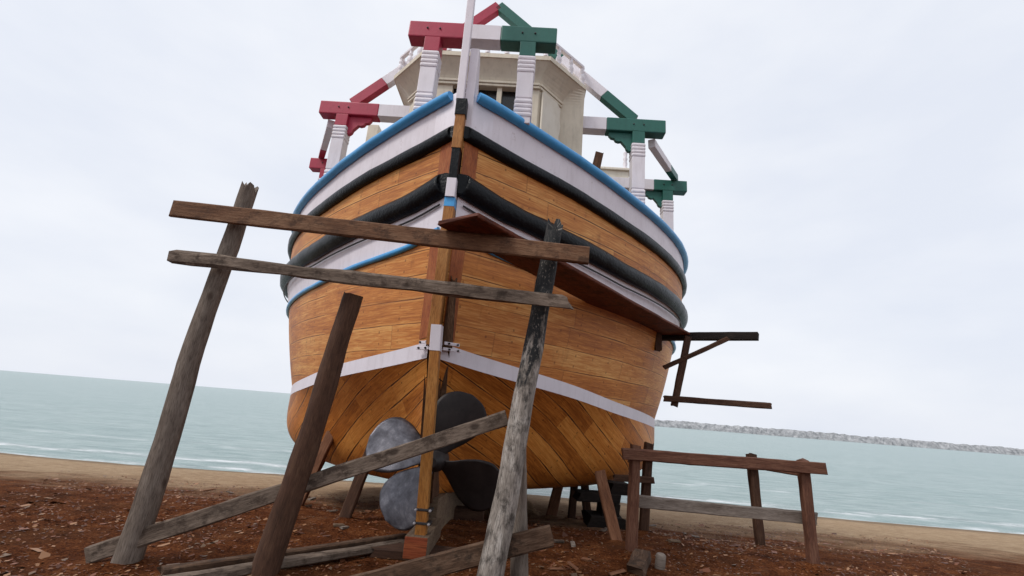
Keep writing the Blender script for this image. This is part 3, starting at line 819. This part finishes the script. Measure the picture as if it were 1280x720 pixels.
# balustrade
mb_r = MB(); bal = []
path = [Vector((-1.88, 1.9, 0)), Vector((-1.88, .57, 0)), Vector((-1.10, -.17, 0)), Vector((1.10, -.17, 0)), Vector((1.88, .57, 0)), Vector((1.88, 1.9, 0))]
for A, Bp, n_ in zip(path, path[1:], (4, 3, 6, 3, 4)):
    A3 = A + Vector((0, 0, 3.53)); B3 = Bp + Vector((0, 0, 3.53)); tt, xx, zz = frame_of(A3, B3); rot = Matrix((tt, xx, zz)).transposed()
    mb_r.box((A3 + B3) / 2, ((B3 - A3).length + .03, .075, .06), 0, rot, bev=.01)
    for i in range(n_):
        bal.append(A + (Bp - A) * ((i + .0) / n_))
mb_r.build('balustrade_rail', 'white_post', WH)
bal.append(path[-1])
bmb = MB(); bmb.lathe((0, 0, 0), [(.05, 0), (.05, .05), (.03, .07), (.055, .13), (.06, .19), (.04, .25), (.026, .28), (.045, .31), (.045, .33), (.028, .35), (.04, .40), (.045, .42)], 12)
for i, p in enumerate(bal):
    if i == 0: b0 = bmb.build('baluster', 'white_post', WH); b_ = b0
    else: b_ = b0.copy(); COL.objects.link(b_)
    b_.parent = WH; b_.location = (p.x, p.y, 3.087)

# small things on deck that show above the gunwale
mb = MB(); plank_mb(mb, (2.02, 2.0, 5.1), (2.21, 2.05, 6.30), .15, .05, up=(0, 1, 0), seed=4, ragB=.02); mb.build('deck_stake', 'darkwood', DH)
mb = MB()
mb.box((2.7, 8.3, 6.8), (2.3, 2.6, 4.0), 0, bev=.03); mb.box((2.7, 8.3, 8.82), (2.45, 2.75, .08), 0, bev=.02)
dk = mb.build('deck_cabin', 'cream_pale', DH)
mb = MB(); mb.lathe((3.74, 7.05, 8.85), [(.07, 0), (.07, .06), (.045, .1), (.07, .2), (.045, .3), (.07, .36), (.045, .42), (.06, .52), (.06, .58)], 12); mb.build('finial', 'white_post', dk)
mb = MB(); mb.box((-3.03, 4.6, 6.6), (.27, .25, 3.2), 0, bev=.02); mb.build('cabin_post', 'cream', DH)

# ------------------------------------------------------------------ staging and props around the boat
def gz(x, y): return ground_z(x, y)
log('scaffold_pole', 'pole', (-.02, 4.72, gz(0, 4.72) - .15), (.43, 4.78, 3.62), .122, .088, 'tall leaning scaffold pole with flaking black tar on its upper half and a split top', 'scaffold pole', seed=11, ragB=.13, wander=.05)
log('scaffold_pole', 'polegrey', (.31, 5.03, gz(.3, 5) - .12), (.19, 4.99, 1.72), .085, .06, 'thin pale grey pole standing behind the tall black tarred pole', 'scaffold pole', seed=12, ragB=.03)
plank('scaffold_plank', 'plankbrown', (-3.6, 4.54, 3.36), (.77, 4.545, 3.215), .185, .055, 'upper long brown plank nailed level across the tall tarred pole', 'plank', up=(0, 1, 0), seed=21, ragB=.008, wob=.008)
plank('scaffold_plank', 'plankgrey', (-3.45, 4.53, 2.84), (.57, 4.545, 2.69), .125, .065, 'narrow weathered grey plank with a split end, below the upper brown plank', 'plank', up=(0, 1, 0), seed=22, ragB=.03, split=-.10, wob=.03)
plank('scaffold_plank', 'plankgrey', (-3.55, 4.66, .08), (.06, 4.93, 1.53), .15, .05, 'slanting weathered plank running up past the propeller to the tall pole', 'plank', up=(0, 1, 0), seed=23, ragB=.02, wob=.015)
plank('scaffold_plank', 'plankdark', (-1.25, 4.86, -.08), (.555, 4.87, .49), .19, .06, 'low slanting brown plank tied across the foot of the tall pole', 'plank', up=(0, 1, 0), seed=24, ragB=.025, wob=.01)
# the wide red board laid as staging along the hull
plank('staging_board', ['boardred'], (-.59, 4.27, 3.385), (3.51, 9.66, 3.37), .53, .05, 'wide dark red staging board running along the hull under the black rail', 'board', up=(0, 0, 1), seed=25, ragA=.02, wob=.012, n=26, taperB=1.55)
# hanging bracket that carries the far end of the board
br = empty('staging_bracket', (3.0, 9.25, 3.2)); tag(br, 'black timber bracket jutting from the hull under the end of the red board', 'bracket')
mb = MB(); plank_mb(mb, (-.12, .35, .12), (1.75, -.55, .14), .17, .15, up=(0, 0, 1), seed=31); mb.build('beam', 'blackblock', br)
mb = MB(); plank_mb(mb, (.0, -.05, -.20), (.0, -.05, .20), .14, .10, up=(0, 1, 0), seed=32, n=4); mb.build('cleat', 'legdark', br)
mb = MB(); plank_mb(mb, (.55, -.2, .1), (.28, -.15, -1.25), .12, .10, up=(0, 1, 0), seed=33); mb.build('hanger', 'legdark', br)
mb = MB(); plank_mb(mb, (.05, -.22, -1.14), (1.9, -.6, -1.14), .11, .06, up=(0, 1, 0), seed=34); mb.build('ledger', 'legdark', br)
mb = MB(); plank_mb(mb, (.10, -.1, -.55), (1.2, -.5, .06), .09, .06, up=(0, 1, 0), seed=35); mb.build('strut', 'legdark', br)
# poles to the left, carrying the other ends of the planks
log('scaffold_pole', 'legdark', (-2.02, 4.76, -.15), (-1.64, 4.72, 2.60), .13, .105, 'short thick dark pole under the narrow grey plank, its rounded top below it', 'scaffold pole', seed=13, ragB=.05, wander=.04)
log('scaffold_pole', 'polegrey', (-3.3, 4.74, -.15), (-2.98, 4.70, 3.75), .115, .085, 'tall grey pole at the far end of the long scaffold planks', 'scaffold pole', seed=14, ragB=.08, wander=.05)

# trestle at the right
def trestle(x, y, w, label):
    t = empty('trestle', (x, y, gz(x, y))); tag(t, label, 'trestle')
    def L(A, Bp, mt='trestle', wd=.12, th=.11, nm='leg', up=(0, 1, 0), sd=0):
        mb = MB(); plank_mb(mb, A, Bp, wd, th, up=up, seed=sd); mb.build(nm, mt, t)
    L((.0, .0, -.05), (.045, 0, 1.24), sd=41); L((w, .02, -.05), (w - .05, 0, 1.24), sd=42)
    L((.60, 1.55, -.25), (.68, 1.5, 1.22), 'legdark', .13, .12, sd=43); L((w + .15, 1.55, -.25), (w + .05, 1.5, 1.18), 'legdark', .13, .12, sd=44)
    L((-.13, -.085, 1.13), (w + .18, -.09, 1.15), 'trestle', .145, .06, 'top_rail', (0, 1, 0), 45)
    L((.0, .10, .555), (w + .15, .12, .50), 'trestlegrey', .15, .05, 'lower_rail', (0, 1, 0), 46)
    L((.5, 1.42, 1.02), (w + .25, 1.41, 1.05), 'legdark', .13, .06, 'top_rail', (0, 1, 0), 47)
    L((.10, 1.42, .66), (.72, 1.41, .67), 'legdark', .10, .05, 'lower_rail', (0, 1, 0), 48)
    L((.02, .06, 1.045), (.6, 1.5, 1.0), 'trestle', .12, .06, 'side_rail', (0, 0, 1), 49)
    L((w, .06, 1.045), (w + .05, 1.5, 1.0), 'trestle', .12, .06, 'side_rail', (0, 0, 1), 50)
    return t
trestle(1.75, 6.42, 2.3, 'rough reddish timber trestle standing on the shavings beside the hull')

# props leaning against the bottom of the hull
def hull_prop(A, Bp, mat, label, w=.15, th=.12, seed=0):
    A = (A[0], A[1], gz(A[0], A[1]) - .06)
    return plank('hull_prop', mat, A, Bp, w, th, label, 'prop', 'timber props holding up the hull', up=(0, 1, 0), seed=seed, wob=.012)
hull_prop((1.69, 6.9, 0), (1.52, 7.35, .82), 'propleg', 'stout brown prop leaning under the hull just left of the trestle', .15, .12, 51)
hull_prop((1.19, 10.6, 0), (1.42, 10.9, .42), 'propleg', 'short slanting prop behind the hull, farthest left of the three on the sand', .2, .13, 52)
hull_prop((1.52, 9.9, 0), (1.58, 10.0, .52), 'legdark', 'narrow dark upright prop beside the black block stack', .14, .12, 53)
hull_prop((1.90, 10.2, 0), (1.78, 10.2, .5), 'legdark', 'dark prop half hidden behind the black block stack', .15, .12, 54)
hull_prop((-1.80, 8.25, 0), (-1.60, 8.35, .78), 'legdark', 'dark prop to the left of the propeller, leaning in under the hull', .17, .14, 55)
hull_prop((-1.66, 8.05, 0), (-1.52, 8.2, .60), 'legdark', 'short dark prop close behind the lower left propeller blade', .13, .12, 56)
hull_prop((-2.02, 6.95, 0), (-1.84, 7.15, .95), 'legdark', 'thick dark prop crossing below the slanting plank at left', .15, .13, 57)
hull_prop((-3.1, 8.0, 0), (-2.85, 8.3, 1.0), 'propleg', 'brown prop under the far left turn of the hull', .15, .13, 58)
hull_prop((-3.9, 10.2, 0), (-3.5, 10.4, .85), 'legdark', 'dark prop farthest left under the hull', .16, .13, 59)

# stack of black blocks under the bilge
bl = [((1.98, 9.15), (.62, .55, .2), 0, .10, 'lowest wide black block of the stack under the hull'), ((2.1, 9.2), (.30, .42, .2), 0, .31, 'small second black block of the stack under the hull'), ((1.85, 9.1), (.72, .4, .15), .1, .49, 'long black slab with a tapered end high in the stack under the hull'),
      ((2.22, 9.15), (.36, .4, .2), .05, .67, 'topmost black block of the stack, right against the hull')]
for (x, y), sz, rz, zz, lb in bl:
    mb = MB(); plank_mb(mb, (-sz[0] / 2, 0, 0), (sz[0] / 2, 0, 0), sz[1], sz[2], up=(0, 0, 1), seed=int(zz * 100), ragA=.07, n=6)
    o = mb.build('support_block', 'blackblock'); o.location = (x, y, gz(x, y) + zz); o.rotation_euler = (0, 0, rz)
    tag(o, lb, 'block', 'blocks stacked under the hull')
# keel blocks
for i, (s, lb) in enumerate(((.05, 'flat timber block under the red end of the keel'), (2.6, 'dark keel block on the ground behind the propeller'), (5.2, 'keel block deep in the shade under the hull'))):
    x = -.88 + .12 + s * .035; y = 5.6 + s
    mb = MB(); plank_mb(mb, (-.5, 0, 0), (.5, 0, 0), .28, .1 if i == 0 else .2, up=(0, 0, 1), seed=70 + i, n=6)
    o = mb.build('keel_block', 'legdark'); o.location = (x, y, (.03 if i == 0 else gz(x, y) + .09)); tag(o, lb, 'block')

# timber lying about
plank('loose_timber', 'plankgrey', (-2.6, 4.25, .06), (-.98, 5.92, .05), .12, .07, 'long grey batten lying on the ground towards the keel, nearer of two', 'timber', seed=81, wob=.015)
plank('loose_timber', 'plankdark', (-2.75, 4.42, .07), (-1.02, 6.12, .06), .10, .08, 'long dark batten lying on the ground towards the keel, farther of two', 'timber', seed=82, wob=.015)
mb = MB(); plank_mb(mb, (0, 0, 0), (.24, .52, .0), .20, .10, up=(0, 0, 1), seed=83, ragA=.08, ragB=.05, wob=.03, n=8)
o = mb.build('timber_offcut', 'plankdark'); o.location = (1.58, 5.62, gz(1.6, 5.7) + .045); o.rotation_euler = (R(1), R(-4), 0); tag(o, 'chunky split timber offcut lying at the foot of the trestle', 'offcut')
mb = MB(); mb.lathe((0, 0, 0), [(.055, 0), (.06, .02), (.058, .15), (.045, .165)], 10); o = mb.build('pale_block', 'trestlegrey'); o.location = (1.93, 5.88, gz(1.93, 5.88) - .01); o.rotation_euler = (R(6), R(4), 0)
tag(o, 'small pale grey block standing on the shavings right of the offcut', 'block')

rs = random.Random(17)
for i in range(26):
    y = rs.uniform(5.3, 10.5); x = rs.uniform(-.62, .42) * y
    if abs(x + .7) < .5: x += 1.4
    L = rs.uniform(.07, .22); a = rs.uniform(0, 3.14)
    mb = MB(); plank_mb(mb, (-L / 2 * math.cos(a), -L / 2 * math.sin(a), 0), (L / 2 * math.cos(a), L / 2 * math.sin(a), rs.uniform(-.01, .02)), rs.uniform(.03, .08), rs.uniform(.015, .035), seed=200 + i, n=4, ragA=.02, ragB=.02)
    o = mb.build('wood_scrap', rs.choice(('plankgrey', 'propleg', 'keelgrey', 'trestlegrey'))); o.location = (x, y, gz(x, y) + .015)
    tag(o, 'small sawn scrap of wood lying loose on the shavings', 'wood scrap', 'wood scraps on the ground')

# wood chips and shavings
mb = MB(); rr = random.Random(99)
for i in range(24000):
    y = 4.2 + rr.random() ** 1.4 * 8; x = rr.uniform(-1, 1) * (1.4 + y * .75)
    if noise.noise(Vector((x * .9, y * .9, 5))) < rr.uniform(-.7, .3): continue
    L = rr.choice((.008, .01, .012, .015, .02, .026, .055 if i % 7 == 0 else .02)) * rr.uniform(.6, 1.3); w = L * rr.uniform(.2, .7); a = rr.uniform(0, 6.28); tl = rr.uniform(-.5, .5)
    c, s = math.cos(a), math.sin(a); z = gz(x, y) + .008
    q = [(-L, -w), (L * rr.uniform(.7, 1), -w * rr.uniform(.4, 1)), (L * .9, w * rr.uniform(.3, 1)), (-L * .8, w * .9)]
    b = len(mb.v)
    for px, py in q: mb.v.append((x + px * c - py * s, y + px * s + py * c, z + px * tl * .6 + py * tl))
    mb.face([b, b + 1, b + 2, b + 3], None, rr.choice((0, 0, 0, 1, 1, 2, 2, 3)))
ch = [simple('chip_a', (.19, .062, .024)), simple('chip_b', (.09, .028, .011)), simple('chip_c', (.34, .17, .08)), simple('chip_d', (.19, .12, .075))]
o = mb.build('wood_chips', ch, fix=False); tag(o, 'wood chips and shavings strewn over the ground', 'wood chips', kind='stuff')

# ------------------------------------------------------------------ sky, sun, camera
SUN_EL, SUN_AZ = R(52), R(238)       # behind the viewer and to the left
w = bpy.data.worlds.new('World'); scene.world = w; w.use_nodes = True
nt = w.node_tree; nd = nt.nodes; lk = nt.links; nd.clear()
out = nd.new('ShaderNodeOutputWorld'); sky = nd.new('ShaderNodeTexSky'); sky.sky_type = 'NISHITA'; sky.sun_disc = False
sky.sun_elevation = SUN_EL; sky.sun_rotation = SUN_AZ; sky.dust_density = 4; sky.air_density = 1.2
bg1 = nd.new('ShaderNodeBackground'); bg1.inputs[1].default_value = .09; lk.new(sky.outputs[0], bg1.inputs[0])
tc = nd.new('ShaderNodeTexCoord'); mp = nd.new('ShaderNodeMapping'); mp.inputs['Scale'].default_value = (1, 1, 2.4); lk.new(tc.outputs['Generated'], mp.inputs[0])
ns = nd.new('ShaderNodeTexNoise'); ns.inputs['Scale'].default_value = 2.1; ns.inputs['Detail'].default_value = 6; ns.inputs['Roughness'].default_value = .5; lk.new(mp.outputs[0], ns.inputs['Vector'])
rp_ = nd.new('ShaderNodeValToRGB'); rp_.color_ramp.elements[0].position = .34; rp_.color_ramp.elements[0].color = (.76, .80, .89, 1)
rp_.color_ramp.elements[1].position = .68; rp_.color_ramp.elements[1].color = (.90, .92, .965, 1); lk.new(ns.outputs['Fac'], rp_.inputs[0])
bg2 = nd.new('ShaderNodeBackground'); bg2.inputs[1].default_value = 1.09; lk.new(rp_.outputs[0], bg2.inputs[0])
mx = nd.new('ShaderNodeMixShader'); mx.inputs[0].default_value = .93; lk.new(bg1.outputs[0], mx.inputs[1]); lk.new(bg2.outputs[0], mx.inputs[2]); lk.new(mx.outputs[0], out.inputs[0])

sl = bpy.data.lights.new('sun', 'SUN'); sl.energy = 1.9; sl.angle = R(14); sl.color = (1, .96, .91)
so = bpy.data.objects.new('sun', sl); COL.objects.link(so)
# sun_rotation is measured clockwise from +Y seen from above
dirv = Vector((math.sin(SUN_AZ) * math.cos(SUN_EL), math.cos(SUN_AZ) * math.cos(SUN_EL), math.sin(SUN_EL)))
so.rotation_euler = dirv.to_track_quat('Z', 'Y').to_euler()

F = 580.0; PITCH = math.atan(153.5 / F); ROLL = R(4.6)
cd = bpy.data.cameras.new('camera'); cam = bpy.data.objects.new('camera', cd); COL.objects.link(cam)
cd.sensor_fit = 'HORIZONTAL'; cd.sensor_width = 36; cd.lens = 36 * F / 1280; cd.clip_start = .05; cd.clip_end = 20000
cam.location = (0, 0, 1.6)
fw = Vector((0, math.cos(PITCH), math.sin(PITCH))); up0 = Vector((0, -math.sin(PITCH), math.cos(PITCH))); rt0 = Vector((1, 0, 0))
# content turned clockwise by ROLL: camera turned anticlockwise
up = up0 * math.cos(ROLL) - rt0 * math.sin(ROLL); rt = rt0 * math.cos(ROLL) + up0 * math.sin(ROLL)
cam.rotation_euler = Matrix((rt, up, -fw)).transposed().to_euler()
scene.camera = cam
scene.view_settings.view_transform = 'Standard'; scene.view_settings.look = 'None'; scene.view_settings.exposure = 0
scene.cycles.max_bounces = 6
